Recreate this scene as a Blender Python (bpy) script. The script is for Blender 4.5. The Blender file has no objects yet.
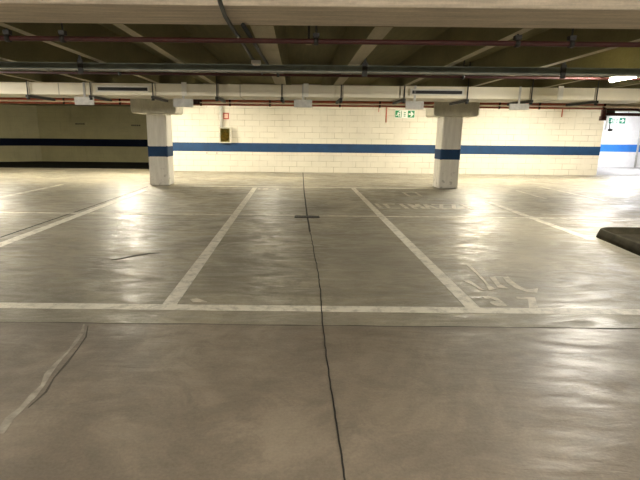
import bpy, bmesh, math, random
from mathutils import Vector, Matrix
random.seed(7)
S = bpy.context.scene
COL = S.collection
D2R = math.radians

# ------------------------------------------------------------------ camera
FPX, TH, ROLL, PPX, H = 470.0, D2R(12.48), 0.0105, 296.0, 1.5
Rv = Vector((1, 0, 0)); Fv = Vector((0, math.cos(TH), -math.sin(TH))); Uv = Vector((0, math.sin(TH), math.cos(TH)))
Rc = Rv*math.cos(ROLL) + Uv*math.sin(ROLL); Uc = -Rv*math.sin(ROLL) + Uv*math.cos(ROLL)
cd = bpy.data.cameras.new('camera'); cam = bpy.data.objects.new('camera', cd); COL.objects.link(cam)
m = Matrix((Rc, Uc, -Fv)).transposed().to_4x4(); m.translation = (0, 0, H); cam.matrix_world = m
cd.sensor_width = 36; cd.sensor_fit = 'HORIZONTAL'; cd.lens = FPX/640*36; cd.shift_x = (320-PPX)/640
cd.clip_end = 200; S.camera = cam
def ray(px, py): return (Fv + Rc*((px-PPX)/FPX) + Uc*((240-py)/FPX))
def F(px, py, z=0.0):                       # photo point -> point at height z
    d = ray(px, py); t = (z-H)/d.z; return (d.x*t, d.y*t)
def P(px, py, D):                           # photo point -> (x, z) on the vertical plane y = D
    d = ray(px, py); t = D/d.y; return (d.x*t, H+d.z*t)

# ------------------------------------------------------------------ materials
def new(name):
    m = bpy.data.materials.new(name); m.use_nodes = True
    nt = m.node_tree; return m, nt, nt.nodes['Principled BSDF']
def N(nt, t, **kw):
    n = nt.nodes.new(t)
    for k, v in kw.items():
        if k in n.inputs: n.inputs[k].default_value = v
        else: setattr(n, k, v)
    return n
def coords(nt, scale=(1, 1, 1), obj=False):
    if obj:
        g = N(nt, 'ShaderNodeTexCoord'); o = g.outputs['Object']
    else:
        g = N(nt, 'ShaderNodeNewGeometry'); o = g.outputs['Position']
    mp = N(nt, 'ShaderNodeMapping'); mp.inputs['Scale'].default_value = scale
    nt.links.new(o, mp.inputs[0]); return mp.outputs[0]
def ramp(nt, src, stops):
    r = N(nt, 'ShaderNodeValToRGB'); e = r.color_ramp.elements
    while len(e) < len(stops): e.new(.5)
    for i, (p, c) in enumerate(stops):
        e[i].position = p; e[i].color = (*c, 1) if len(c) == 3 else c
    nt.links.new(src, r.inputs[0]); return r.outputs[0]
def mix(nt, fac, a, b, mode='MIX'):
    n = N(nt, 'ShaderNodeMixRGB', blend_type=mode)
    for i, v in ((0, fac), (1, a), (2, b)):
        if isinstance(v, (int, float)): n.inputs[i].default_value = v
        elif isinstance(v, tuple): n.inputs[i].default_value = (*v, 1)
        else: nt.links.new(v, n.inputs[i])
    return n.outputs[0]
def noise(nt, vec, scale, detail=5, rough=.6, dist=0):
    n = N(nt, 'ShaderNodeTexNoise'); n.inputs['Scale'].default_value = scale; n.inputs['Detail'].default_value = detail
    n.inputs['Roughness'].default_value = rough; n.inputs['Distortion'].default_value = dist
    nt.links.new(vec, n.inputs['Vector']); return n.outputs['Fac']
def bump(nt, b, h, s, d=.02):
    n = N(nt, 'ShaderNodeBump'); n.inputs['Strength'].default_value = s; n.inputs['Distance'].default_value = d
    nt.links.new(h, n.inputs['Height']); nt.links.new(n.outputs[0], b.inputs['Normal'])
def simple(name, c, rough=.6, metal=0, var=.25, scale=6, spec=.5):
    m, nt, b = new(name); v = coords(nt)
    f = noise(nt, v, scale)
    lo = tuple(x*(1-var) for x in c); hi = tuple(min(1, x*(1+var)) for x in c)
    nt.links.new(ramp(nt, f, [(.3, lo), (.7, hi)]), b.inputs['Base Color'])
    b.inputs['Roughness'].default_value = rough; b.inputs['Metallic'].default_value = metal
    b.inputs['Specular IOR Level'].default_value = spec
    return m

def floor_mat(name, base, warm, r0=.25, r1=.44, bs=.5):
    m, nt, b = new(name); v = coords(nt)
    big = noise(nt, v, .55, 9, .68, .9); mid = noise(nt, v, 2.6, 10, .74, .7); fine = noise(nt, v, 60, 3, .7)
    c = ramp(nt, big, [(.41, tuple(x*.60 for x in base)), (.5, base), (.60, tuple(x*1.12 for x in warm))])
    c = mix(nt, ramp(nt, mid, [(.46, (0, 0, 0)), (.60, (.7, .7, .7))]), c, tuple(x*.60 for x in base))
    c = mix(nt, .35, c, ramp(nt, fine, [(.3, tuple(x*.6 for x in base)), (.7, tuple(x*1.35 for x in base))]))
    sp = noise(nt, v, .8, 5, .6, .5)
    c = mix(nt, ramp(nt, sp, [(.52, (0, 0, 0)), (.75, (.5, .5, .5))]), c, tuple(x*.5 for x in base))
    nt.links.new(c, b.inputs['Base Color'])
    sv = coords(nt, (.55, 1.5, 1)); s = noise(nt, sv, 2.6, 8, .72, 1.6)
    nt.links.new(ramp(nt, s, [(.42, (r0,)*3), (.60, (r1,)*3)]), b.inputs['Roughness'])
    b.inputs['Specular IOR Level'].default_value = .62
    wv = noise(nt, sv, 2.4, 4, .5, 1.0)
    hh = N(nt, 'ShaderNodeMath', operation='ADD'); nt.links.new(wv, hh.inputs[0])
    w2 = N(nt, 'ShaderNodeMath', operation='MULTIPLY_ADD'); nt.links.new(noise(nt, sv, 9, 5, .6, .8), w2.inputs[0]); w2.inputs[1].default_value = .30; nt.links.new(wv, w2.inputs[2]); nt.links.new(w2.outputs[0], hh.inputs[0])
    h2 = N(nt, 'ShaderNodeMath', operation='MULTIPLY'); nt.links.new(fine, h2.inputs[0]); h2.inputs[1].default_value = .05
    nt.links.new(h2.outputs[0], hh.inputs[1])
    bump(nt, b, hh.outputs[0], bs, .03)
    return m
M = {}
M['floor'] = floor_mat('polished_concrete', (.28, .252, .19), (.34, .302, .225), .34, .66)
M['aisle'] = floor_mat('brown_aisle_concrete', (.20, .165, .125), (.26, .215, .165), .38, .56, .28)
M['black_strip'] = simple('near_black_floor', (.007, .007, .006), .95, scale=20, spec=.05)  # near-black sheet on the floor before the far left wall

def concrete(name, c, plank=None, rough=.85, streak=.5):
    m, nt, b = new(name); v = coords(nt)
    a = noise(nt, v, 1.2, 6, .6, .3); f = noise(nt, v, 30, 4, .7)
    sv = coords(nt, plank or (1, 1, 1)); st = noise(nt, sv, 3, 5, .65)
    col = ramp(nt, a, [(.3, tuple(x*.72 for x in c)), (.7, tuple(min(1, x*1.2) for x in c))])
    col = mix(nt, streak, col, ramp(nt, st, [(.3, tuple(x*.55 for x in c)), (.7, tuple(min(1, x*1.35) for x in c))]))
    col = mix(nt, .2, col, ramp(nt, f, [(.3, tuple(x*.5 for x in c)), (.7, tuple(min(1, x*1.4) for x in c))]))
    nt.links.new(col, b.inputs['Base Color']); b.inputs['Roughness'].default_value = rough
    bump(nt, b, f, .3, .01); return m
M['beam'] = concrete('board_marked_concrete', (.60, .52, .41), (.5, 9, 9), streak=.85)
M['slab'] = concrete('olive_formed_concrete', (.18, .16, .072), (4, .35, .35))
M['rib_lit'] = concrete('lit_joist_underside', (.46, .41, .28), (4, .35, .35), streak=.3)  # floor bounce painted in as a paler tone on the joist undersides
M['capital'] = concrete('capital_concrete', (.76, .72, .60), (3, 3, 1), streak=.3)

def painted_col():
    m, nt, b = new('column_white_paint'); v = coords(nt)
    g = N(nt, 'ShaderNodeNewGeometry'); sx = N(nt, 'ShaderNodeSeparateXYZ'); nt.links.new(g.outputs['Position'], sx.inputs[0])
    sv = coords(nt, (6, 6, .8)); a = noise(nt, sv, 2, 5, .6)
    c = ramp(nt, a, [(.3, (.70, .67, .60)), (.7, (.86, .83, .76))])
    s = noise(nt, v, 7, 4, .6)
    # chips in the paint near the foot
    lowf = N(nt, 'ShaderNodeMapRange'); lowf.inputs[1].default_value = .05; lowf.inputs[2].default_value = .75
    lowf.inputs[3].default_value = .62; lowf.inputs[4].default_value = 0.0; nt.links.new(sx.outputs[2], lowf.inputs[0])
    mm = N(nt, 'ShaderNodeMath', operation='MULTIPLY'); nt.links.new(lowf.outputs[0], mm.inputs[0])
    nt.links.new(ramp(nt, s, [(.56, (0, 0, 0)), (.66, (1, 1, 1))]), mm.inputs[1])
    c = mix(nt, mm.outputs[0], c, (.20, .18, .15))
    nt.links.new(c, b.inputs['Base Color']); b.inputs['Roughness'].default_value = .6
    return m
M['column'] = painted_col()

def block_wall(name, c, joint, axis='x', grime=.25):
    m, nt, b = new(name)
    g = N(nt, 'ShaderNodeNewGeometry'); sx = N(nt, 'ShaderNodeSeparateXYZ'); nt.links.new(g.outputs['Position'], sx.inputs[0])
    cb = N(nt, 'ShaderNodeCombineXYZ')
    nt.links.new(sx.outputs[0 if axis == 'x' else 1], cb.inputs[0]); nt.links.new(sx.outputs[2], cb.inputs[1])
    br = N(nt, 'ShaderNodeTexBrick'); nt.links.new(cb.outputs[0], br.inputs['Vector'])
    br.inputs['Scale'].default_value = 1; br.inputs['Brick Width'].default_value = .62; br.inputs['Row Height'].default_value = .235
    br.inputs['Mortar Size'].default_value = .009; br.inputs['Mortar Smooth'].default_value = .3; br.inputs['Bias'].default_value = -.3
    br.inputs['Color1'].default_value = (*c, 1); br.inputs['Color2'].default_value = (*[x*.93 for x in c], 1)
    br.inputs['Mortar'].default_value = (*joint, 1)
    v = coords(nt)
    jn = noise(nt, v, 1.6, 4, .6)
    brc = mix(nt, ramp(nt, jn, [(.35, (0, 0, 0)), (.65, (1, 1, 1))]), tuple(x*.97 for x in c), br.outputs['Color']); a = noise(nt, v, .9, 6, .65, .4)
    col = mix(nt, ramp(nt, a, [(.45, (0, 0, 0)), (.8, (grime,)*3)]), brc, tuple(x*.45 for x in c))
    sv = coords(nt, (3, 3, .25)); s = noise(nt, sv, 2.2, 4, .6)
    col = mix(nt, ramp(nt, s, [(.58, (0, 0, 0)), (.75, (grime,)*3)]), col, tuple(x*.5 for x in c))
    nt.links.new(col, b.inputs['Base Color']); b.inputs['Roughness'].default_value = .62
    bump(nt, b, br.outputs['Fac'], -.4, .008)
    return m
M['wall'] = block_wall('cream_painted_block', (.68, .64, .545), (.30, .26, .175))
M['wall_s'] = block_wall('cream_painted_block_side', (.82, .77, .63), (.60, .54, .40), 'y')
M['wall_shaded'] = block_wall('shaded_painted_block', (.29, .26, .14), (.23, .21, .11), grime=.45)  # dim light of the left recess put into a darker base colour
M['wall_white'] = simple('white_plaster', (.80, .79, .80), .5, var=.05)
M['kerb'] = simple('grey_plinth_paint', (.40, .38, .37), .6, var=.12)
M['blue'] = simple('blue_band_paint', (.002, .034, .105), .75, var=.22, scale=2)
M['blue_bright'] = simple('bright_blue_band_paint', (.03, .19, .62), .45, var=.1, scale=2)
M['blue_shaded'] = simple('shaded_blue_band_paint', (.002, .004, .012), .9, var=.2, spec=.1, scale=2)  # blue band with the gloom of the left recess in its colour
M['duct'] = simple('cream_duct_panel', (.84, .78, .62), .5, var=.07, scale=1.5)
M['seam'] = simple('duct_seam_sheet', (.42, .38, .29), .5)
M['black'] = simple('black_steel', (.015, .014, .012), .5)
M['slot'] = simple('dark_grille', (.03, .03, .03), .6)
M['white'] = simple('white_frame_paint', (.78, .75, .66), .5, var=.05)
M['plate'] = simple('light_grey_sheet', (.52, .51, .48), .5, var=.15, scale=14)
M['red'] = simple('dark_red_pipe_paint', (.05, .008, .006), .6, var=.25)
M['redb'] = simple('worn_red_pipe_paint', (.50, .11, .06), .42, var=.25)
M['tray'] = simple('galvanised_tray', (.13, .15, .13), .5, .3, var=.2)
M['tray2'] = simple('tray_edge', (.30, .30, .24), .5)
M['cable'] = simple('black_rubber_cable', (.012, .014, .012), .5)
M['green'] = simple('green_sign_face', (.004, .22, .085), .4, var=.05)
M['green2'] = simple('teal_sign_face', (.0, .24, .15), .4, var=.05)
M['white_sign'] = simple('white_sign_face', (.85, .88, .82), .4, var=.03)
M['sign_red'] = simple('red_sign_face', (.42, .02, .015), .4, var=.05)
M['sign_pink'] = simple('faded_sign_face', (.75, .50, .40), .5, var=.15, scale=20)
M['cab'] = simple('cabinet_grey_steel', (.55, .52, .42), .4, .3)
M['hose'] = simple('ochre_hose', (.30, .20, .02), .6, var=.5, scale=12)
M['cabin'] = simple('cabinet_inside', (.34, .29, .06), .7)
M['rubber'] = simple('dark_dusty_rubber', (.030, .026, .016), .85, var=.5, scale=5, spec=.1)
M['rubber_in'] = simple('black_rubber_lining', (.004, .004, .003), .95, spec=.03)
M['crack'] = simple('dark_joint_sealant', (.012, .011, .009), .8)
M['crack2'] = simple('joint_dirt', (.085, .078, .062), .9)
M['drain'] = simple('black_iron_drain', (.02, .018, .015), .6)
M['patch'] = simple('pale_filler', (.30, .27, .225), .8, var=.4, scale=9)
M['nozzle'] = simple('sprinkler_brass', (.35, .26, .10), .4, .6)
def paint(name, c, wear=.5, sc=5, lo=.40):
    m, nt, b = new(name); v = coords(nt)
    f = noise(nt, v, sc, 6, .75, .3)
    k = ramp(nt, f, [(lo, (wear,)*3), (lo+.18, (0, 0, 0))])
    col = mix(nt, k, c, (.21, .195, .16))
    nt.links.new(col, b.inputs['Base Color']); b.inputs['Roughness'].default_value = .5
    return m
M['line'] = paint('white_road_paint', (.72, .68, .58), .6, 7, .36)
M['line2'] = paint('faded_road_paint', (.68, .64, .53), .65, 5, .42)
M['letter'] = paint('faded_letter_paint', (.62, .57, .47), .7, 6, .38)
def glass():
    m, nt, b = new('clear_glass'); b.inputs['Base Color'].default_value = (.9, .9, .8, 1)
    b.inputs['Roughness'].default_value = .05; b.inputs['Transmission Weight'].default_value = 1; b.inputs['IOR'].default_value = 1.1
    return m
M['glass'] = glass()
def emit(name, c, s):
    m = bpy.data.materials.new(name); m.use_nodes = True; nt = m.node_tree; nt.nodes.clear()
    e = nt.nodes.new('ShaderNodeEmission'); e.inputs[0].default_value = (*c, 1); e.inputs[1].default_value = s
    o = nt.nodes.new('ShaderNodeOutputMaterial'); nt.links.new(e.outputs[0], o.inputs[0]); return m

# ------------------------------------------------------------------ mesh building
class MB:
    def __init__(s): s.bm = bmesh.new()
    def box(s, x0, x1, y0, y1, z0, z1):
        vs = [s.bm.verts.new((x, y, z)) for z in (z0, z1) for x, y in ((x0, y0), (x1, y0), (x1, y1), (x0, y1))]
        for f in ((0, 3, 2, 1), (4, 5, 6, 7), (0, 1, 5, 4), (1, 2, 6, 5), (2, 3, 7, 6), (3, 0, 4, 7)): s.bm.faces.new([vs[i] for i in f])
        return s
    def prism(s, pts, z0, z1, axis='z'):
        def mk(a, b, c): return (a, b, c) if axis == 'z' else (a, c, b)      # axis y: pts are (x, z), extruded in y
        lo = [s.bm.verts.new(mk(x, y, z0)) for x, y in pts]; hi = [s.bm.verts.new(mk(x, y, z1)) for x, y in pts]
        n = len(pts); s.bm.faces.new(lo[::-1]); s.bm.faces.new(hi)
        for i in range(n): s.bm.faces.new((lo[i], lo[(i+1) % n], hi[(i+1) % n], hi[i]))
        return s
    def tube(s, pts, r, seg=14):
        pts = [Vector(p) for p in pts]; rings = []
        for i, p in enumerate(pts):
            d = (pts[min(i+1, len(pts)-1)] - pts[max(i-1, 0)]).normalized()
            a = Vector((0, 0, 1)) if abs(d.z) < .9 else Vector((1, 0, 0))
            u = d.cross(a).normalized(); w = d.cross(u)
            rings.append([s.bm.verts.new(p + (u*math.cos(t) + w*math.sin(t))*r) for t in [2*math.pi*k/seg for k in range(seg)]])
        for a, b in zip(rings, rings[1:]):
            for k in range(seg): s.bm.faces.new((a[k], a[(k+1) % seg], b[(k+1) % seg], b[k])).smooth = True
        s.bm.faces.new(rings[0][::-1]); s.bm.faces.new(rings[-1]); return s
    def build(s, name, mat, parent=None, bevel=0):
        bmesh.ops.recalc_face_normals(s.bm, faces=s.bm.faces)
        me = bpy.data.meshes.new(name)
        if parent is not None: org = wloc(parent)
        else:
            cs = [v.co for v in s.bm.verts]
            org = Vector(((min(c.x for c in cs)+max(c.x for c in cs))/2, (min(c.y for c in cs)+max(c.y for c in cs))/2, min(c.z for c in cs)))
        bmesh.ops.translate(s.bm, verts=s.bm.verts, vec=-org)
        s.bm.to_mesh(me); s.bm.free(); me.materials.append(mat)
        o = bpy.data.objects.new(name, me); COL.objects.link(o)
        if parent is not None: o.parent = parent
        else: o.location = org
        if bevel:
            b = o.modifiers.new('bevel', 'BEVEL'); b.width = bevel; b.segments = 2; b.limit_method = 'ANGLE'
        return o
def wloc(o):
    v = Vector(o.location)
    while o.parent: o = o.parent; v += o.location
    return v
def tag(o, label=None, cat=None, group=None, kind=None):
    if label: o['label'] = label
    if cat: o['category'] = cat
    if group: o['group'] = group
    if kind: o['kind'] = kind
    return o
def thing(name, loc, label, cat, group=None):
    o = bpy.data.objects.new(name, None); COL.objects.link(o); o.location = loc; o.empty_display_size = .2
    return tag(o, label, cat, group)
def struct(o, label=None, cat=None): return tag(o, label, cat, kind='structure')

# ------------------------------------------------------------------ the setting
DW, DB = 20.0, 26.0                         # main wall and the recess walls behind it
XL, XR = -16.5, 21.0
WX0, WX1 = P(160, 150, DW)[0], P(600, 150, DW)[0]
CZ = 2.95
YJ = F(320, 325.5)[1]
struct(MB().box(XL-.3, XR+.3, YJ, 26.6, -.3, 0).build('floor', M['floor']), 'grey polished concrete floor of the parking stalls', 'floor')
struct(MB().box(XL-.3, XR+.3, -8.3, YJ, -.3, 0).build('floor', M['aisle']), 'browner concrete floor of the aisle nearest the viewer', 'floor')
struct(MB().box(XL, WX0, 21.1, DB, 0, .006).build('floor_strip', M['black_strip']), 'black strip on the floor in front of the far left wall', 'floor')
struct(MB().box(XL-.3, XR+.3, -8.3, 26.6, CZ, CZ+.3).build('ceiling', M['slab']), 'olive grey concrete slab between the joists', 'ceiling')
struct(MB().box(WX0, WX1, DW, DW+.3, 0, CZ).build('wall_back', M['wall']), 'cream painted block wall behind the columns', 'wall')
struct(MB().box(WX0, WX1, DW-.012, DW, .835, 1.195).build('trim_1', M['blue']), 'dark blue painted band along the cream block wall', 'wall band')
struct(MB().box(WX0, WX0+.3, DW+.3, DB, 0, CZ).build('wall_recess_left', M['wall_s']), 'block wall closing the left recess', 'wall')
struct(MB().box(WX1-.3, WX1, DW+.3, DB, 0, CZ).build('wall_recess_right', M['wall_s']), 'block wall closing the right recess', 'wall')
CXL = P(40, 140, DB)[0]
struct(MB().box(CXL, WX0+.3, DB, DB+.3, 0, CZ).build('wall_far_left', M['wall_shaded']), 'dim olive block wall at the far left', 'wall')
struct(MB().box(CXL, WX0, DB-.012, DB, .84, 1.23).build('trim_2', M['blue_shaded']), 'near-black band along the dim far left wall', 'wall band')
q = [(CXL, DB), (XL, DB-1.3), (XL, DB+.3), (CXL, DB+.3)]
struct(MB().prism(q, 0, CZ).build('wall_corner_left', M['wall_shaded']), 'slanted block wall at the left corner', 'wall')
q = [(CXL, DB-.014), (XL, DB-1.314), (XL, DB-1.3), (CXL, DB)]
struct(MB().prism(q, .84, 1.23).build('trim_3', M['blue_shaded']), 'near-black band on the slanted left corner wall', 'wall band')
struct(MB().box(XL-.3, XL, -8, DB, 0, CZ).build('wall_left', M['wall_s']), 'cream block wall on the left', 'wall')
struct(MB().box(WX1-.3, XR, DB, DB+.3, 0, CZ).build('wall_far_right', M['wall_white']), 'bright white wall at the far right', 'wall')
struct(MB().box(WX1, XR, DB-.012, DB, .84, 1.23).build('trim_4', M['blue_bright']), 'bright blue band on the far right white wall', 'wall band')
struct(MB().box(WX1+.01, XR, 20.35, DB, 0, .010).build('walkway', M['kerb']), 'light grey painted walkway before the far right wall', 'walkway')
struct(MB().box(XR, XR+.3, -8, DB, 0, CZ).build('wall_right', M['wall_s']), 'cream block wall on the right', 'wall')
struct(MB().box(XL, XR, -8.3, -8, 0, CZ).build('wall_front', M['wall']), 'cream block wall behind the viewer', 'wall')

def beam(y0, y1, z0, lab, x0=XL, x1=XR):
    struct(MB().box(x0, x1, y0, y1, z0, CZ).build('ceiling_beam', M['beam'], bevel=.015), lab, 'beam')
beam(4.02, 4.70, 2.5, 'deep board-marked concrete beam crossing the top of the view')
beam(14.12, 14.80, 2.42, 'concrete beam resting on the two column capitals')
beam(-6.0, -5.3, 2.5, 'concrete beam behind the viewer')
# joists run away from the viewer
JX = [-.34, .80, 2.15, 3.52, 4.95, -1.68, -2.80, -4.08, -5.15]
x = 4.95
while x < XR-1.5: x += 1.3; JX.append(x)
x = -5.15
while x > XL+1.4: x -= 1.3; JX.append(x)
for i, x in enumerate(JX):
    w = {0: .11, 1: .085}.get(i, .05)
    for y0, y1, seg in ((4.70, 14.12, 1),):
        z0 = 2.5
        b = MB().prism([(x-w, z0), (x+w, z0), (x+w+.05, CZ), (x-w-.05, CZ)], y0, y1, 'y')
        jo = b.build('ceiling_joist', M['slab']); jo.data.materials.append(M['rib_lit'])
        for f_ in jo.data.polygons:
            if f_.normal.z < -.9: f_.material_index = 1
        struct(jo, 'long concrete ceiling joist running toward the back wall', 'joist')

# ------------------------------------------------------------------ columns
def column(cx, lab, extra):
    y0, y1, hw = 14.15, 14.80, .295
    t = thing('column', (cx, (y0+y1)/2, 0), lab, 'column', 'painted concrete columns')
    MB().box(cx-hw, cx+hw, y0, y1, 0, 2.10).build('shaft', M['column'], t, bevel=.05)
    o = MB().box(cx-hw-.006, cx+hw+.006, y0-.006, y1+.006, .825, 1.195).build('painted_band', M['blue'], t, bevel=.05); o['label'] = 'dark blue painted band'
    z0 = 2.095
    b = MB().prism([(cx-.65, 2.5), (cx-.65, z0+.06), (cx-.61, z0), (cx+.61, z0), (cx+.65, z0+.06), (cx+.65, 2.5)], y0-.22, y1+.03, 'y')
    o = b.build('capital', M['capital'], t, bevel=.02); o['label'] = 'bare grey concrete capital'
    return t
lx = P(157.6, 150, 14.15)[0]; rx = P(451, 150, 14.15)[0]
column(lx, 'square white column with blue band, left of the hose cabinet', 0)
column(rx, 'square white column with blue band, right of the green exit sign', 1)

# ------------------------------------------------------------------ floor paint
LH = [0.002]
def slab(pts, name, mat, h=None):
    LH[0] += .00015
    return MB().prism(pts, 0, h or LH[0]).build(name, mat)
def xline(ya, yb, x0, x1, name, mat, lab, cat='floor line', grp=None):
    return tag(slab([(x0, ya), (x1, ya), (x1, yb), (x0, yb)], name, mat), lab, cat, grp)
def yline(x, w, y0, y1, name, mat, lab, cat='floor line', grp=None, x2=None):
    x2 = x if x2 is None else x2
    return tag(slab([(x-w/2, y0), (x+w/2, y0), (x2+w/2, y1), (x2-w/2, y1)], name, mat), lab, cat, grp)
yA, yA2 = F(320, 311.5)[1], F(320, 306)[1]
xline(yA, yA2, -9, 12, 'parking_line', M['line'], 'long white cross line nearest the viewer, closing the front stalls')
yB = F(320, 215.8)[1]
xline(yB-.05, yB+.07, -12, 14, 'parking_line', M['line2'], 'thin faded cross line through the middle of the stalls')
yC = F(320, 187.5)[1]
xline(yC-.09, yC+.10, -3.7, 4.1, 'parking_line', M['line'], 'faded white cross line joining the feet of the two columns')
yD = F(320, 190.0)[1]
G = 'white stall divider lines'
def divider(p0, p1, w, mat, lab):
    a, b = F(*p0), F(*p1)
    yline(a[0], w, a[1], b[1], 'parking_line', mat, lab, grp=G, x2=b[0])
divider((168.5, 306), (255, 187.6), .13, M['line'], 'white divider line to the left of the black floor drain')
divider((474, 309), (353, 188), .13, M['line'], 'white divider line to the right of the black floor drain')
a, b = F(0, 245), F(146, 189.5); dx = (b[0]-a[0])/(b[1]-a[1])
yline(a[0]-dx*2.2, .16, a[1]-2.2, b[1]-.1, 'parking_line', M['line'], 'white divider line running to the foot of the left column', grp=G, x2=b[0])
divider((592, 240), (488, 202), .15, M['line2'], 'white divider line to the right of the right column')
divider((0, 197.5), (62, 184.5), .15, M['line2'], 'faint divider line at the far left edge')
divider((606, 201), (541, 187), .12, M['line2'], 'faint far divider line at the right, beyond the glare')
divider((546, 199), (516, 190.5), .10, M['line2'], 'short faint far line just right of the right column')

# worn band of text-like remains next to the far line
def glyph(kind):
    # strokes on a 1 x 1 cell (x right, y up)
    T = {'N': [((0,0),(0,1)),((0,1),(1,0)),((1,0),(1,1))], 'O': [((0,0),(0,1)),((0,1),(1,1)),((1,1),(1,0)),((1,0),(0,0))],
         'L': [((0,1),(0,0)),((0,0),(1,0))], 'E': [((0,0),(0,1)),((0,1),(1,1)),((0,.5),(.8,.5)),((0,0),(1,0))],
         'G': [((1,1),(0,1)),((0,1),(0,0)),((0,0),(1,0)),((1,0),(1,.5)),((1,.5),(.5,.5))], 'I': [((.5,0),(.5,1))],
         'A': [((0,0),(.5,1)),((.5,1),(1,0)),((.25,.45),(.75,.45))], 'M': [((0,0),(0,1)),((0,1),(.5,.4)),((.5,.4),(1,1)),((1,1),(1,0))],
         'C': [((1,1),(0,1)),((0,1),(0,0)),((0,0),(1,0))], 'Z': [((0,1),(1,1)),((1,1),(0,0)),((0,0),(1,0))]}
    return T[kind]
def stroke(b, p, q, w, z):
    p, q = Vector(p), Vector(q); d = (q-p).normalized(); n = Vector((-d.y, d.x))*w/2; p = p-d*w/2; q = q+d*w/2
    b.prism([tuple(p+n), tuple(p-n), tuple(q-n), tuple(q+n)], 0, z)
def word(s, x0, x1, y0, y1, w, mat, lab):
    t = thing('floor_lettering', ((x0+x1)/2, (y0+y1)/2, 0), lab, 'floor lettering')
    n = len(s); cw = (x1-x0)/n
    for i, ch in enumerate(s):
        b = MB()
        for k, (p, q) in enumerate(glyph(ch)):
            f = lambda v: (x0+cw*(i+.08+.68*v[0]), y0+(y1-y0)*v[1])
            stroke(b, f(p), f(q), w, .003+.00012*k)
        b.build('letter', mat, t)
ax, ay = F(375, 207.2); bx, by = F(468, 204.6)
word('ICIMAZZI', ax, bx, ay-.10, ay+.52, .085, M['letter'], 'worn white lettering painted on the floor before the right column')
ax, ay = F(258, 189.6); bx, _ = F(282, 189.6)
word('OLI', ax, bx, ay, ay+.30, .07, M['letter'], 'tiny worn white lettering left of the floor joint, near the far line')
# traced shapes: small symbol and stall numerals
def traced(parent, polys, name, mat):
    for i, pl in enumerate(polys):
        MB().prism([F(x, y) for x, y in pl], 0, .003).build(name, mat, parent)
c = F(412, 194)
t = thing('floor_symbol', (c[0], c[1], 0), 'small white outlined square painted at the foot of the right column', 'floor marking')
b = MB()
sq = [F(*p) for p in ((403.5, 192.6), (415.5, 192.4), (421, 196), (409.5, 196.3))]
for k in range(4): stroke(b, sq[k], sq[(k+1) % 4], .07, .003+.0001*k)
b.build('outline', M['letter'], t)
c = F(505, 290)
t = thing('stall_number', (c[0], c[1], 0), 'faded white numerals and strokes painted in the right front stall', 'floor marking')
polys = [
  [(466,265),(470,265),(481,276),(489,285),(496,289.5),(489,290.5),(484,282),(475,273)],
  [(489,277),(495,277),(500,284),(509,289),(498,288),(494,283)],
  [(463,281),(469,280),(475,284),(482,289),(485,291),(480,290),(472,285)],
  [(482,297),(488,296),(497,298),(503,302),(507,306),(497,306),(491,304),(490,302),(496,301),(491,299),(485,299)],
  [(503,278),(508,276.5),(512,281),(519,286),(527,289.5),(534,289),(538,288.5),(537,293),(527,292),(516,288.5),(507,283)],
  [(516,297),(535,297.5),(538,308),(529,308),(528,299.5),(517,299)],
]
for i, pl in enumerate(polys):
    MB().prism([F(x, y) for x, y in pl], 0, .003).build('numeral' if i in (3, 5) else 'stroke', M['letter'], t)

# joints, cracks, repairs
def ribbon(pts, ws, name, mat, lab, cat, z=.0018, floor=True):
    P3 = [Vector(F(*p)) for p in pts]; L, R = [], []
    for i, p in enumerate(P3):
        d = (P3[min(i+1, len(P3)-1)]-P3[max(i-1, 0)]).normalized(); n = Vector((-d.y, d.x))
        w = ws[i] if isinstance(ws, (list, tuple)) else ws
        L.append(p+n*w/2); R.append(p-n*w/2)
    b = MB()
    bm = b.bm; tl = [bm.verts.new((*v, z)) for v in L]; tr = [bm.verts.new((*v, z)) for v in R]
    bl = [bm.verts.new((*v, 0)) for v in L]; br_ = [bm.verts.new((*v, 0)) for v in R]
    for i in range(len(L)-1):
        bm.faces.new((tl[i], tl[i+1], tr[i+1], tr[i])); bm.faces.new((tl[i], bl[i], bl[i+1], tl[i+1])); bm.faces.new((tr[i], tr[i+1], br_[i+1], br_[i]))
    return tag(b.build(name, mat), lab, cat)
def wob(pts, n=8, a=.4):
    out = []
    for (x0, y0), (x1, y1) in zip(pts, pts[1:]):
        for k in range(n):
            t = k/n; out.append((x0+(x1-x0)*t+random.uniform(-a, a), y0+(y1-y0)*t))
    return out+[pts[-1]]
ribbon(wob([(303, 172.5), (304, 190), (307, 214), (310, 232)], 5, .15), .028, 'floor_joint', M['crack'], 'thin dark joint line beyond the black floor drain', 'floor joint', .0042)
ribbon(wob([(310, 232), (313, 246), (318, 272), (320.5, 290), (322, 318), (325.5, 350), (332, 395), (338, 435), (345.5, 484)], 7, .5), .009, 'floor_joint', M['crack'], 'jagged dark crack running from the middle of the floor toward the viewer', 'floor joint', .0042)
def yrib(y, w, mat, lab, x0=-10, x1=13, a=.006):
    n = 90; b = MB(); bm = b.bm; pr = None
    for i in range(n+1):
        x = x0+(x1-x0)*i/n; o = random.uniform(-a, a); ww = w*random.uniform(.4, 1.2)
        cur = (bm.verts.new((x, y+o-ww/2, .0015)), bm.verts.new((x, y+o+ww/2, .0015)))
        if pr: bm.faces.new((pr[0], cur[0], cur[1], pr[1]))
        pr = cur
    for v in [bm.verts.new((x0, y, 0)), bm.verts.new((x1, y, 0))]: pass
    return tag(b.build('floor_joint', mat), lab, 'floor joint')
yrib(F(320, 325.5)[1], .020, M['crack2'], 'dark joint crossing the floor just in front of the nearest white line')
yrib(F(320, 222)[1], .02, M['crack2'], 'faint cross joint just nearer than the floor drain')
a, b_ = F(0, 237), F(148, 186.5)
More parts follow.
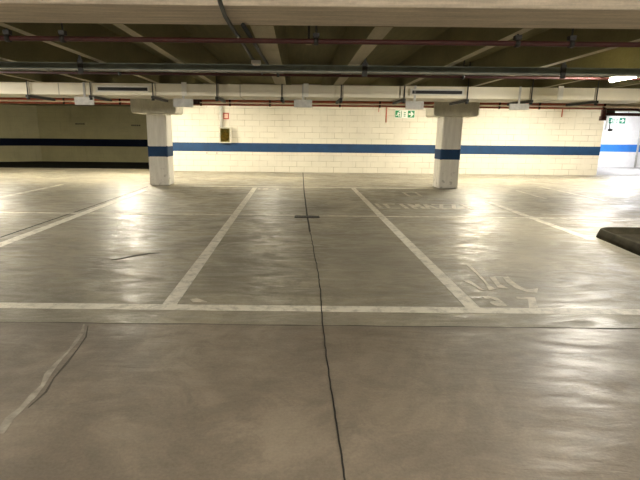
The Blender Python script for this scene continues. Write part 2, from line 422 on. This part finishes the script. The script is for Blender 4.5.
ribbon([(0, 237.5), (50, 220.5), (100, 203.5), (148, 186.5)], .035, 'floor_joint', M['crack'], 'straight dark joint beside the line to the left column', 'floor joint')
ribbon([(111, 260), (122, 258.5), (134, 256), (150, 253.5), (160, 253)], [.01, .05, .07, .05, .01], 'floor_scratch', M['crack2'], 'short dark curved scuff in the left front stall', 'scuff')
ribbon([(84, 324), (82, 333), (75, 343), (68, 352), (57, 363), (48, 374), (43, 385), (33, 396), (22, 408), (10, 418), (0, 434)],
       [.01, .025, .03, .015, .03, .045, .025, .045, .035, .05, .04], 'repair_patch', M['patch'], 'pale ragged filler repair along a crack at the lower left', 'crack repair')
ribbon([(88, 326), (86, 337), (77, 350), (67, 363), (54, 378), (46, 392), (28, 408)], [.006, .012, .008, .016, .008, .014, .006], 'floor_scratch', M['crack2'], 'thin dark edge crack beside the pale filler repair', 'scuff')
t = tag(slab([F(190, 299.5), F(197, 298.4), F(207, 302), F(193, 302.2)], 'paint_patch', M['letter']), 'small pale paint smear behind the nearest white line', 'paint smear')
# drain
c = F(307, 217); w = .235
t = thing('floor_drain', (c[0], c[1], 0), 'narrow black slotted drain cover lying across the middle joint', 'drain')
b = MB().box(c[0]-w, c[0]+w, c[1]-.10, c[1]-.06, 0, .014).box(c[0]-w, c[0]+w, c[1]+.06, c[1]+.10, 0, .014)
b.box(c[0]-w, c[0]-w+.03, c[1]-.06, c[1]+.06, 0, .014).box(c[0]+w-.03, c[0]+w, c[1]-.06, c[1]+.06, 0, .014).build('frame', M['drain'], t)
b = MB()
for k in range(9): b.box(c[0]-w+.045+k*.046, c[0]-w+.075+k*.046, c[1]-.06, c[1]+.06, 0, .011)
b.build('grate', M['drain'], t)

# ------------------------------------------------------------------ dark low tray at the right edge
t = thing('rubber_tray', (5.8, 6.4, 0), 'low dark rubbery tray lying on the glossy floor at the right edge', 'tray')
def rr(cx, cy, hx, hy, r, skew=0, n=6):
    out = []
    for sx, sy, a0 in ((1, 1, 0), (-1, 1, 90), (-1, -1, 180), (1, -1, 270)):
        for k in range(n+1):
            a = D2R(a0+90*k/n); y = sy*(hy-r)+r*math.sin(a); x_ = sx*(hx-r)+r*math.cos(a)
            out.append((cx+x_+skew*y, cy+y))
    return out
cx, cy = 5.82, 6.02
prof = [(1.28, 1.38, .26, 0), (1.27, 1.37, .26, .05), (1.245, 1.345, .25, .13), (1.225, 1.325, .24, .14), (1.205, 1.305, .23, .12), (1.19, 1.29, .22, .03)]
bm_ = MB(); rings = []
for hx, hy, r, z in prof: rings.append([bm_.bm.verts.new((x_, y_, z)) for x_, y_ in rr(cx, cy, hx, hy, r, .13)])
for a, b in zip(rings, rings[1:]):
    for k in range(len(a)): bm_.bm.faces.new((a[k], a[(k+1) % len(a)], b[(k+1) % len(a)], b[k])).smooth = True
bm_.bm.faces.new(rings[0][::-1])
bm_.bm.faces.new(rings[-1])
bm_.build('rim', M['rubber'], t)
o = MB().prism(rr(cx, cy, 1.188, 1.288, .22, .13), .0119, .02).build('lining', M['rubber_in'], t); o['label'] = 'black inner lining'

# ------------------------------------------------------------------ duct with its supports, grilles
DY0, DY1, DZ0, DZ1 = 9.8, 10.7, 2.26, 2.492
def pxX(px, y, z): # x coordinate of photo column px at depth y, height z
    # iterate on the row
    lo, hi = -20.0, 25.0
    for _ in range(50):
        mid = (lo+hi)/2; v = Vector((mid, y, z-H)); u = PPX+FPX*v.dot(Rc)/v.dot(Fv)
        if u < px: lo = mid
        else: hi = mid
    return mid
t = thing('ventilation_duct', (0, (DY0+DY1)/2, DZ0), 'long cream rectangular ventilation duct hung across the ceiling before the columns', 'duct')
xs = [XL, pxX(-40, DY0, 2.5)] + [pxX(p, DY0, 2.5) for p in (28, 91, 155, 218, 282, 343, 405, 468, 531, 596, 660)] + [XR]
for a, b in zip(xs, xs[1:]):
    MB().box(a+.006, b-.006, DY0, DY1, DZ0, DZ1).build('duct_section', M['duct'], t, bevel=.012)
for a in xs[1:-1]:
    MB().box(a-.012, a+.012, DY0-.012, DY1+.012, DZ0-.012, DZ1+.012).build('flange', M['seam'], t)
for px in (58, 240, 306, 400, 560):
    a = pxX(px, DY0, 2.5); MB().box(a-.007, a+.007, DY0-.005, DY1+.005, DZ0-.005, DZ1+.005).build('seam', M['seam'], t)
for px in (28, 91, 153, 217, 282, 341, 404, 467, 531, 596):
    a = pxX(px, DY0-.05, DZ0)
    s = MB().box(a-.025, a+.025, DY0-.10, DY1+.08, DZ0-.062, DZ0-.014).build('support_bar', M['black'], t)
    MB().tube([(a, DY0-.06, DZ0-.09), (a, DY0-.06, CZ-.002)], .011, 8).build('threaded_rod', M['black'], s)
    MB().tube([(a, DY0-.06, DZ0-.10), (a, DY0-.06, DZ0-.065)], .032, 8).build('nut', M['black'], s)
for (p0, p1) in ((97, 148), (412, 463)):
    a, b = pxX(p0, DY0, 2.55), pxX(p1, DY0, 2.55)
    g = MB(); y0 = DY0-.035; z0, z1 = 2.315, 2.44
    for (u0, u1, w0, w1) in ((a-.03, b+.03, z1-.03, z1), (a-.03, b+.03, z0, z0+.03), (a-.03, a+.01, z0+.03, z1-.03), (b-.01, b+.03, z0+.03, z1-.03)):
        g.box(u0, u1, y0, DY0+.001, w0, w1)
    g = g.build('air_grille', M['white'], t); g['label'] = 'slotted air outlet with a pale frame'
    v = MB()
    for k in range(3): v.box(a+.01, b-.01, y0+.008, DY0, z0+.034+k*.021, z0+.047+k*.021)
    v.box(a+.01, b-.01, DY0-.006, DY0, z0+.03, z1-.03).build('slats', M['slot'], g)
for px in (184, 306, 561):
    a = pxX(px, DY0, 2.5); o = MB().box(a-.05, a+.05, DY0-.02, DY0-.002, DZ0-.0, DZ1+.03).build('strap', M['white'], t); o['label'] = 'pale metal strap'

# hanging plates just under the duct
names = ['blank grey hanging plate left of the left column, before the red pipes', 'blank grey hanging plate touching the right side of the left column capital',
         'blank grey hanging plate hung midway between the two columns', 'blank grey hanging plate just left of the right column, over the exit sign',
         'blank grey hanging plate to the right of the right column']
for i, (x0, x1, ya_, yb_) in enumerate(((74, 94, 96.5, 105), (173, 193, 98.5, 107), (294, 312, 99.5, 107.5), (406, 423.5, 101, 109.5), (510, 529, 103.5, 110))):
    D = 9.745
    (a, zt), (b, zb) = P(x0, ya_, D), P(x1, yb_, D)
    t = thing('hanging_plate', ((a+b)/2, D, zb), names[i], 'hanging plate', 'grey plates hung under the duct')
    MB().box(a, b, D, D+.04, zb, zt).build('plate', M['plate'], t, bevel=.006)
    mx = (a+b)/2
    MB().box(mx-.02, mx+.02, D+.042, D+.052, zt-.08, DZ1+.01).build('hanger', M['plate'], t)

# ------------------------------------------------------------------ pipes
def pipe_run(name, label, cat, D, z, r, mat, clamps, x0=XL, x1=XR, rod=None):
    t = thing(name, (0, D, z), label, cat)
    MB().tube([(x0, D, z), (x1, D, z)], r).build('pipe', mat, t)
    for px in clamps:
        a = pxX(px, D, z)
        c = MB().tube([(a-.022, D, z), (a+.022, D, z)], r+.012).build('clamp', M['black'], t)
        MB().tube([(a, D, z+r), (a, D, rod or CZ)], .010, 8).build('rod', M['black'], c)
        MB().box(a-.03, a+.03, D-.03, D+.03, z+r+.01, z+r+.05).build('nut', M['black'], c)
    return t
z = P(320, 41.5, 4.95)[1]
rp = pipe_run('sprinkler_pipe', 'dark red sprinkler pipe nearest the viewer, just beyond the big beam', 'pipe', 4.95, z, .024, M['red'], (8, 63, 316, 517, 571))
for px in (262, 309):
    a = pxX(px, 5.05, 2.6)
    t = thing('sprinkler_drop', (a, 5.05, 2.62), 'thin dark sprinkler drop %s' % ('beside the black conduit' if px == 262 else 'hanging midway along the nearest red pipe'), 'sprinkler')
    MB().tube([(a, 5.05, CZ), (a, 5.05, 2.42 if px == 309 else 2.55)], .012, 8).build('stem', M['black'], t)
    MB().tube([(a, 5.05, 2.40 if px == 309 else 2.53), (a, 5.05, 2.43 if px == 309 else 2.56)], .032, 10).build('nozzle', M['nozzle'], t)
z = P(320, 75.5, 7.95)[1]
pipe_run('sprinkler_pipe', 'thin dark red pipe just above the cream duct', 'pipe', 7.95, z, .020, M['red'], (120, 278, 463))
# cable tray
zt = P(320, 69.2, 6.85)[1]; D = 6.85
t = thing('cable_tray', (0, D, zt), 'long grey-green metal cable tray crossing below the joists', 'cable tray')
b = MB().box(XL, XR, D-.06, D+.10, zt-.045, zt-.038).box(XL, XR, D-.066, D-.06, zt-.045, zt+.045).box(XL, XR, D+.10, D+.106, zt-.045, zt+.045)
b.build('trough', M['tray'], t)
MB().box(XL, XR, D-.074, D-.0665, zt-.052, zt-.036).build('lower_lip', M['tray2'], t)
MB().tube([(XL, D, zt-.015), (XR, D, zt-.015)], .02, 8).build('cable', M['cable'], t)
for px in (83, 364, 560):
    a = pxX(px, D, zt)
    c = MB().box(a-.035, a+.035, D-.09, D-.075, zt-.10, zt+.08).build('bracket', M['black'], t)
    MB().box(a-.018, a+.018, D-.088, D-.070, zt+.08, CZ).build('hanger_strip', M['black'], c)
# pair of red pipes beyond the beam, with elbows at the right
def curve_pts(p, r=.12):
    out = [p[0]]
    for a, b, c in zip(p, p[1:], p[2:]):
        a, b, c = Vector(a), Vector(b), Vector(c); u = (a-b).normalized()*r; v = (c-b).normalized()*r
        for k in range(6):
            s = k/5; out.append(tuple((b+u)*(1-s)**2+b*2*s*(1-s)+(b+v)*s*s))
    return out+[p[-1]]
D = 13.99
XR2 = P(603, 107, D)[0]
for (z, r, lab) in ((P(240, 101.0, D)[1], .030, 'upper red pipe running between the columns under the duct'), (P(240, 104.9, D)[1], .026, 'lower red pipe running between the columns under the duct')):
    t = thing('red_pipe', (0, D, z), lab, 'pipe', 'twin red pipes behind the duct')
    for a, b in ((XL, lx-.651), (lx+.651, rx-.651), (rx+.651, XR2)):
        MB().tube([(a, D, z), (b, D, z)], r).build('pipe', M['redb'], t)
    MB().tube([(XR2, D, z), (XR2+.06, D, z)], r+.02).build('end_coupling', M['red'], t)
    for px in (64, 120, 201, 230, 270, 340, 380, 500, 540):
        a = P(px, 100, D)[0]
        MB().tube([(a-.025, D, z), (a+.025, D, z)], r+.012).build('clamp', M['red'], t)
a = P(197, 103, D)[0]
t = thing('pipe_valve', (a, 13.85, 2.36), 'small dark red valve block on the twin red pipes beside the left column', 'valve')
MB().box(a-.09, a+.09, 13.93, 13.955, 2.35, 2.50).build('body', M['red'], t)
MB().tube([(a, 13.88, 2.42), (a, 13.93, 2.42)], .03, 10).build('knob', M['red'], t)
# pipe cluster at the right
t = thing('pipe_manifold', (*[P(625, 110, 14.4)[0], 14.4], 2.2), 'cluster of dark red pipes with bends before the far right white wall', 'pipe')
x0 = P(604, 110, 14.4)[0]; za = P(604, 108.5, 14.4)[1]; zb = P(604, 114.2, 14.4)[1]
MB().tube([(x0, 14.4, 2.40), (x0, 14.4, zb-.12)], .07).build('riser', M['red'], t)
MB().tube([(x0, 14.4, zb), (XR, 14.4, zb-.02)], .045).build('branch', M['red'], t)
MB().tube(curve_pts([(x0, 14.4, za-.02), (x0+1.0, 14.4, za-.02), (x0+1.25, 14.4, zb), (x0+1.25, 14.7, zb)], .1), .035).build('branch', M['red'], t)
MB().tube([(x0, 14.4, zb-.18), (x0, 14.4, zb-.06)], .095).build('valve', M['red'], t)
MB().box(x0+.15, x0+.40, 14.5, 14.65, zb-.02, za-.04).build('valve_box', M['black'], t)

# black cable over the beam and conduits beyond
cz = 2.472
t = tag(MB().tube(curve_pts([(*F(*p, cz), cz) for p in ((218, -14), (220, 2), (225, 16), (233, 29), (246, 48), (263, 75))], .06), .018, 10).build('black_cable', M['cable']),
        'thick black cable bending under the big beam left of centre', 'cable')
tag(MB().tube([(*F(*p, cz), cz) for p in ((243, 25), (256, 46), (270, 68))], .02, 10).build('conduit', M['cable']), 'straight black conduit running beside the central joist', 'conduit')
a0 = pxX(250, 6.0, 2.75)
# small junction boxes near the tray
a = pxX(256, 6.4, 2.45)
t = thing('junction_box', (a, 6.4, 2.42), 'small white junction box on the tray beside the black conduit', 'junction box')
MB().box(a-.06, a+.06, 6.36, 6.48, 2.40, 2.443).build('box', M['plate'], t, bevel=.006)
MB().box(a-.045, a+.045, 6.375, 6.465, 2.392, 2.40).build('lid', M['white'], t)
MB().tube([(a, 6.42, 2.443), (a, 6.42, 2.452)], .01, 8).build('drop_rod', M['black'], t)

# ------------------------------------------------------------------ wall things
def rect(px0, py0, px1, py1, D):
    (a, zt), (b, zb) = P(px0, py0, D), P(px1, py1, D); return a, b, zb, zt
def exit_sign(px0, py0, px1, py1, D, mat, lab, seed=0):
    a, b, z0, z1 = rect(px0, py0, px1, py1, D); y = D-.05; h = z1-z0; w = b-a
    t = thing('exit_sign', ((a+b)/2, D-.03, z0), lab, 'exit sign')
    MB().box(a, b, y+.008, D, z0, z1).build('panel', M['white_sign'], t)
    g = .02
    for n_, (u0, u1) in enumerate(((0, .36), (.40, .58), (.62, 1))):
        o = MB().box(a+w*u0+g, a+w*u1-g, y, y+.010, z0+g, z1-g).build('sign_field', mat if n_ != 1 else M['white_sign'], t)
        if n_ == 0:      # running figure through a doorway
            q = MB(); X = lambda u: a+g+(w*.36-2*g)*u; Z = lambda v: z0+g+(h-2*g)*v
            def st(p, r_, wd): 
                p, r_ = Vector((X(p[0]), Z(p[1]))), Vector((X(r_[0]), Z(r_[1]))); d = (r_-p).normalized(); n = Vector((-d.y, d.x))*wd/2
                q.prism([tuple(p+n), tuple(p-n), tuple(r_-n), tuple(r_+n)], y-.006, y, 'y')
            st((.52, .70), (.42, .42), .05); st((.42, .42), (.60, .28), .03); st((.60, .28), (.56, .10), .03); st((.42, .42), (.28, .30), .03)
            st((.28, .30), (.10, .28), .03); st((.52, .68), (.30, .62), .025); st((.52, .66), (.70, .52), .025)
            hx, hz = X(.60), Z(.83); q.prism([(hx+.024*math.cos(k*.7854), hz+.024*math.sin(k*.7854)) for k in range(8)], y-.006, y, 'y')
            st((.82, .06), (.82, .94), .035); st((.68, .92), (.96, .92), .03)
            q.build('running_figure', M['white_sign'], o)
        if n_ == 1:
            q = MB(); ww = w*.18-2*g
            for k in range(3): q.box(a+w*.40+g+ww*.15, a+w*.40+g+ww*.85, y-.004, y, z0+h*(.2+.22*k), z0+h*(.30+.22*k))
            q.build('marks', mat, o)
        if n_ == 2:
            u0_, u1_ = a+w*.62+g, b-g; ww = u1_-u0_; zm = (z0+z1)/2
            pts = [(.12, -.09), (.50, -.09), (.38, -.32), (.56, -.32), (.88, 0), (.56, .32), (.38, .32), (.50, .09), (.12, .09)]
            MB().prism([(u0_+ww*p, zm+h*q_) for p, q_ in pts], y-.006, y, 'y').build('arrow', M['white_sign'], o)
exit_sign(394.8, 110, 414.5, 118.2, DW, M['green'], 'green exit sign with running figure and white arrow on the cream wall')
exit_sign(608.5, 117.5, 624.5, 124, DB, M['green2'], 'teal exit sign with arrow on the far right white wall')

# hose cabinet
a, b, z0, z1 = rect(219.8, 127.3, 231.5, 143.0, DW); y = DW-.20
t = thing('hose_cabinet', ((a+b)/2, DW-.1, z0), 'grey fire hose cabinet with glazed door on the cream wall above the blue band', 'fire hose cabinet')
MB().box(a, b, DW-.02, DW, z0, z1).box(a, a+.02, y, DW-.02, z0, z1).box(b-.02, b, y, DW-.02, z0, z1).box(a, b, y, DW-.02, z0, z0+.02).box(a, b, y, DW-.02, z1-.02, z1).build('cabinet_body', M['cab'], t)
MB().box(a+.02, b-.02, DW-.026, DW-.02, z0+.02, z1-.02).build('back_lining', M['cabin'], t)
fr = MB(); k = .045
fr.box(a-.01, b+.01, y-.015, y, z1-k, z1+.01).box(a-.01, b+.01, y-.015, y, z0-.0, z0+k).box(a-.01, a+k, y-.015, y, z0+k, z1-k).box(b-k, b+.01, y-.015, y, z0+k, z1-k)
dr = fr.build('door', M['cab'], t)
MB().box(a+k, b-k, y-.009, y-.004, z0+k, z1-k).build('glass_pane', M['glass'], dr)
h = MB(); cz = z0+(z1-z0)*.42; cx_ = (a+b)/2
for r in (.05, .09, .13, .165):
    h.tube([(cx_+r*math.cos(s*math.pi/10), y+.09, cz+r*math.sin(s*math.pi/10)) for s in range(21)], .018, 8)
h.build('hose', M['hose'], t)
MB().tube([(cx_-.03, y+.07, z1-.08), (cx_+.05, y+.07, cz+.12)], .018, 8).build('nozzle', M['hose'], t)
a, b, z0, z1 = rect(223.3, 112.8, 229, 119.2, DW)
t = thing('fire_sign', ((a+b)/2, DW-.012, z0), 'small red-bordered square fire sign above the hose cabinet', 'sign')
MB().box(a, b, DW-.012, DW, z0, z1).build('plate', M['sign_red'], t)
MB().box(a+.035, b-.035, DW-.016, DW-.012, z0+.04, z1-.035).build('pictogram', M['sign_pink'], t)
a, b, z0, z1 = rect(219.6, 106, 223, 127.3, DW)
t = thing('wall_conduit', ((a+b)/2, DW-.06, z0), 'grey vertical pipe dropping down the wall to the hose cabinet', 'pipe')
MB().tube([((a+b)/2, DW-.08, z0), ((a+b)/2, DW-.08, CZ)], .055).build('pipe', M['plate'], t)
MB().box((a+b)/2-.07, (a+b)/2+.07, DW-.14, DW, z0+.55, z0+.59).build('clamp', M['plate'], t)
for px, y0_, y1_, lab in ((387, 100, 122.5, 'thin dark vertical pipe on the wall left of the green exit sign'), (563, 104, 117, 'short thin dark pipe on the wall right of the right column'), (379, 104, 112, 'short faint pipe stub on the wall, midway between the columns')):
    (x_, zt_), (_, zb_) = P(px, y0_, DW), P(px, y1_, DW)
    tag(MB().tube([(x_, DW-.025, zb_), (x_, DW-.025, CZ)], .02 if px != 379 else .013, 8).build('drop_pipe', M['redb']), lab, 'pipe')
for px, lab in ((207, 'small grey fixing on the wall below the blue band, nearest the left column'), (217, 'small grey fixing on the wall below the blue band, under the hose cabinet')):
    (x_, z_) = P(px, 153, DW); t = thing('wall_fixing', (x_, DW-.03, z_), lab, 'wall fixing')
    MB().box(x_-.03, x_+.03, DW-.03, DW, z_-.06, z_+.04).build('plate', M['plate'], t); MB().tube([(x_, DW-.06, z_), (x_, DW-.03, z_)], .018, 8).build('stub', M['black'], t)
# two small plates on the dim wall
for px0, px1, py, lab in ((74, 86.5, 124, 'small pale plate with dark marks on the dim far wall, nearer the corner'), (130, 142, 125.5, 'small pale plate with dark marks on the dim far wall, beside the left column')):
    a, b, z0, z1 = rect(px0, py-2.2, px1, py+2.2, DB)
    t = thing('wall_plate', ((a+b)/2, DB-.02, z0), lab, 'sign', 'small plates on the dim wall')
    MB().box(a, b, DB-.02, DB, z0, z1).build('plate', M['wall_shaded'], t)
    q = MB(); w_ = (b-a)
    for k in range(5): q.box(a+w_*(.12+.16*k), a+w_*(.23+.16*k), DB-.026, DB-.02, z0+.08, z1-.07)
    q.build('marks', M['black'], t)
# camera-like fixture on far right wall, pipe at the right edge
(x_, z_) = P(606.5, 130, DB); (x2, z2) = P(609.5, 120, DB)
t = thing('wall_bracket', (x_, DB-.1, z_), 'grey slanted bracket with a dark end on the white wall beside the teal exit sign', 'bracket')
MB().tube([(x_-.1, DB-.06, z_), (x2-.12, DB-.06, z2+.3)], .06, 10).build('arm', M['plate'], t)
MB().tube([(x_+.12, DB-.08, z_-.02), (x2, DB-.05, z2)], .02, 8).build('cable', M['cable'], t)
MB().tube([(x_+.12, DB-.22, z_), (x_+.12, DB, z_)], .07, 12).build('dark_end', M['black'], t)
(x_, z_) = P(636.5, 150, DB)
tag(MB().tube([(x_, DB-.08, 0), (x_, DB-.08, CZ)], .05, 12).build('drain_pipe', M['plate']), 'grey vertical pipe on the far right white wall at the picture edge', 'pipe')

# ------------------------------------------------------------------ lamps
def lamp(x, y, z, L, axis, c, s, lab, n=1, hood=.13, top=None):
    t = thing('fluorescent_lamp', (x, y, z), lab, 'ceiling lamp', 'fluorescent ceiling lamps')
    def bx(u0, u1, v0, v1, z0, z1):
        return MB().box(x+u0, x+u1, y+v0, y+v1, z0, z1) if axis == 'x' else MB().box(x+v0, x+v1, y+u0, y+u1, z0, z1)
    bx(-L/2-.02, L/2+.02, -.045, .045, z+.035, z+.08).build('housing', M['white'], t, bevel=.008)
    if hood: bx(-L/2-.03, L/2+.03, -hood, hood, z+.022, z+.034).build('reflector', M['white'], t)
    for sg in (-1, 1):
        bx(sg*L/2-.012, sg*L/2+.012, -.03, .03, z-.03, z+.03).build('end_cap', M['white'], t)
        if z+.08 < CZ-.02:
            u = sg*L*.35; p = (x+u, y) if axis == 'x' else (x, y+u)
            MB().tube([(*p, z+.08), (*p, top or CZ)], .008, 8).build('suspension_rod', M['black'], t)
    e = emit('lit_tube', c, s)
    for k in range(n):
        o = (k-(n-1)/2)*.05
        pts = [(x-L/2+.012, y+o, z), (x+L/2-.012, y+o, z)] if axis == 'x' else [(x+o, y-L/2+.012, z), (x+o, y+L/2-.012, z)]
        MB().tube(pts, .016, 10).build('glowing_tube', e, t)
warm = (1.0, .92, .73); neut = (1.0, .93, .80); cool = (.93, .95, 1.0)
LB, LZ = 17.0, 2.71
for x_, c_, s_, l_ in ((-11.0, warm, 700, 'at the far left'), (-6.1, warm, 1500, 'behind the left column'), (-.95, warm, 450, 'midway between the columns, added to even the light'),  # middle lamp is unseen, added to even out floor and wall light
                       (6.75, warm, 1150, 'behind the right column'), (10.8, neut, 900, 'at the far right')):
    lamp(x_, LB, LZ, 1.2, 'y', c_, s_, 'glowing tube lamp hung beyond the beam, ' + l_, 2, 0)
lamp(16.2, 23.2, 2.64, 1.2, 'x', cool, 800, 'glowing tube lamp before the far right white wall', 2)
lx_, lz_ = P(623.5, 78.5, 7.45)
lamp(lx_, 7.42, lz_, .60, 'y', neut, 900, 'brightly glowing short tube lamp under the ceiling at the right edge', 2, 0, 2.498)
lamp(-7.6, 7.42, 2.42, .8, 'y', neut, 1000, 'tube lamp at the left, outside the view', 2)
for x_, s_, l_ in ((-8, 440, 'on the far left'), (-3.4, 440, 'on the left'), (1.4, 440, 'just overhead in the middle'), (6.5, 440, 'on the right')):
    lamp(x_, -.3, 2.42, 1.2, 'x', neut, s_, 'added tube lamp over the viewer, %s, outside the view' % l_, 2)  # unseen lamps put in to brighten floor, duct and column fronts
for x_, l_ in ((-5, 'left'), (5, 'right')):
    lamp(x_, -3.5, 2.42, 1.2, 'x', neut, 250, 'added unseen tube lamp behind the viewer on the %s' % l_, 2)  # weaker unseen pair added as fill for the front

w = bpy.data.worlds.new('world'); S.world = w; w.use_nodes = True
w.node_tree.nodes['Background'].inputs[0].default_value = (0, 0, 0, 1)
S.view_settings.view_transform = 'Standard'; S.view_settings.look = 'None'; S.view_settings.gamma = 1
S.view_settings.use_curve_mapping = False; S.view_settings.exposure = 0.22
S.cycles.max_bounces = 8; S.cycles.diffuse_bounces = 5; S.cycles.sample_clamp_indirect = 8
S.cycles.use_denoising = True
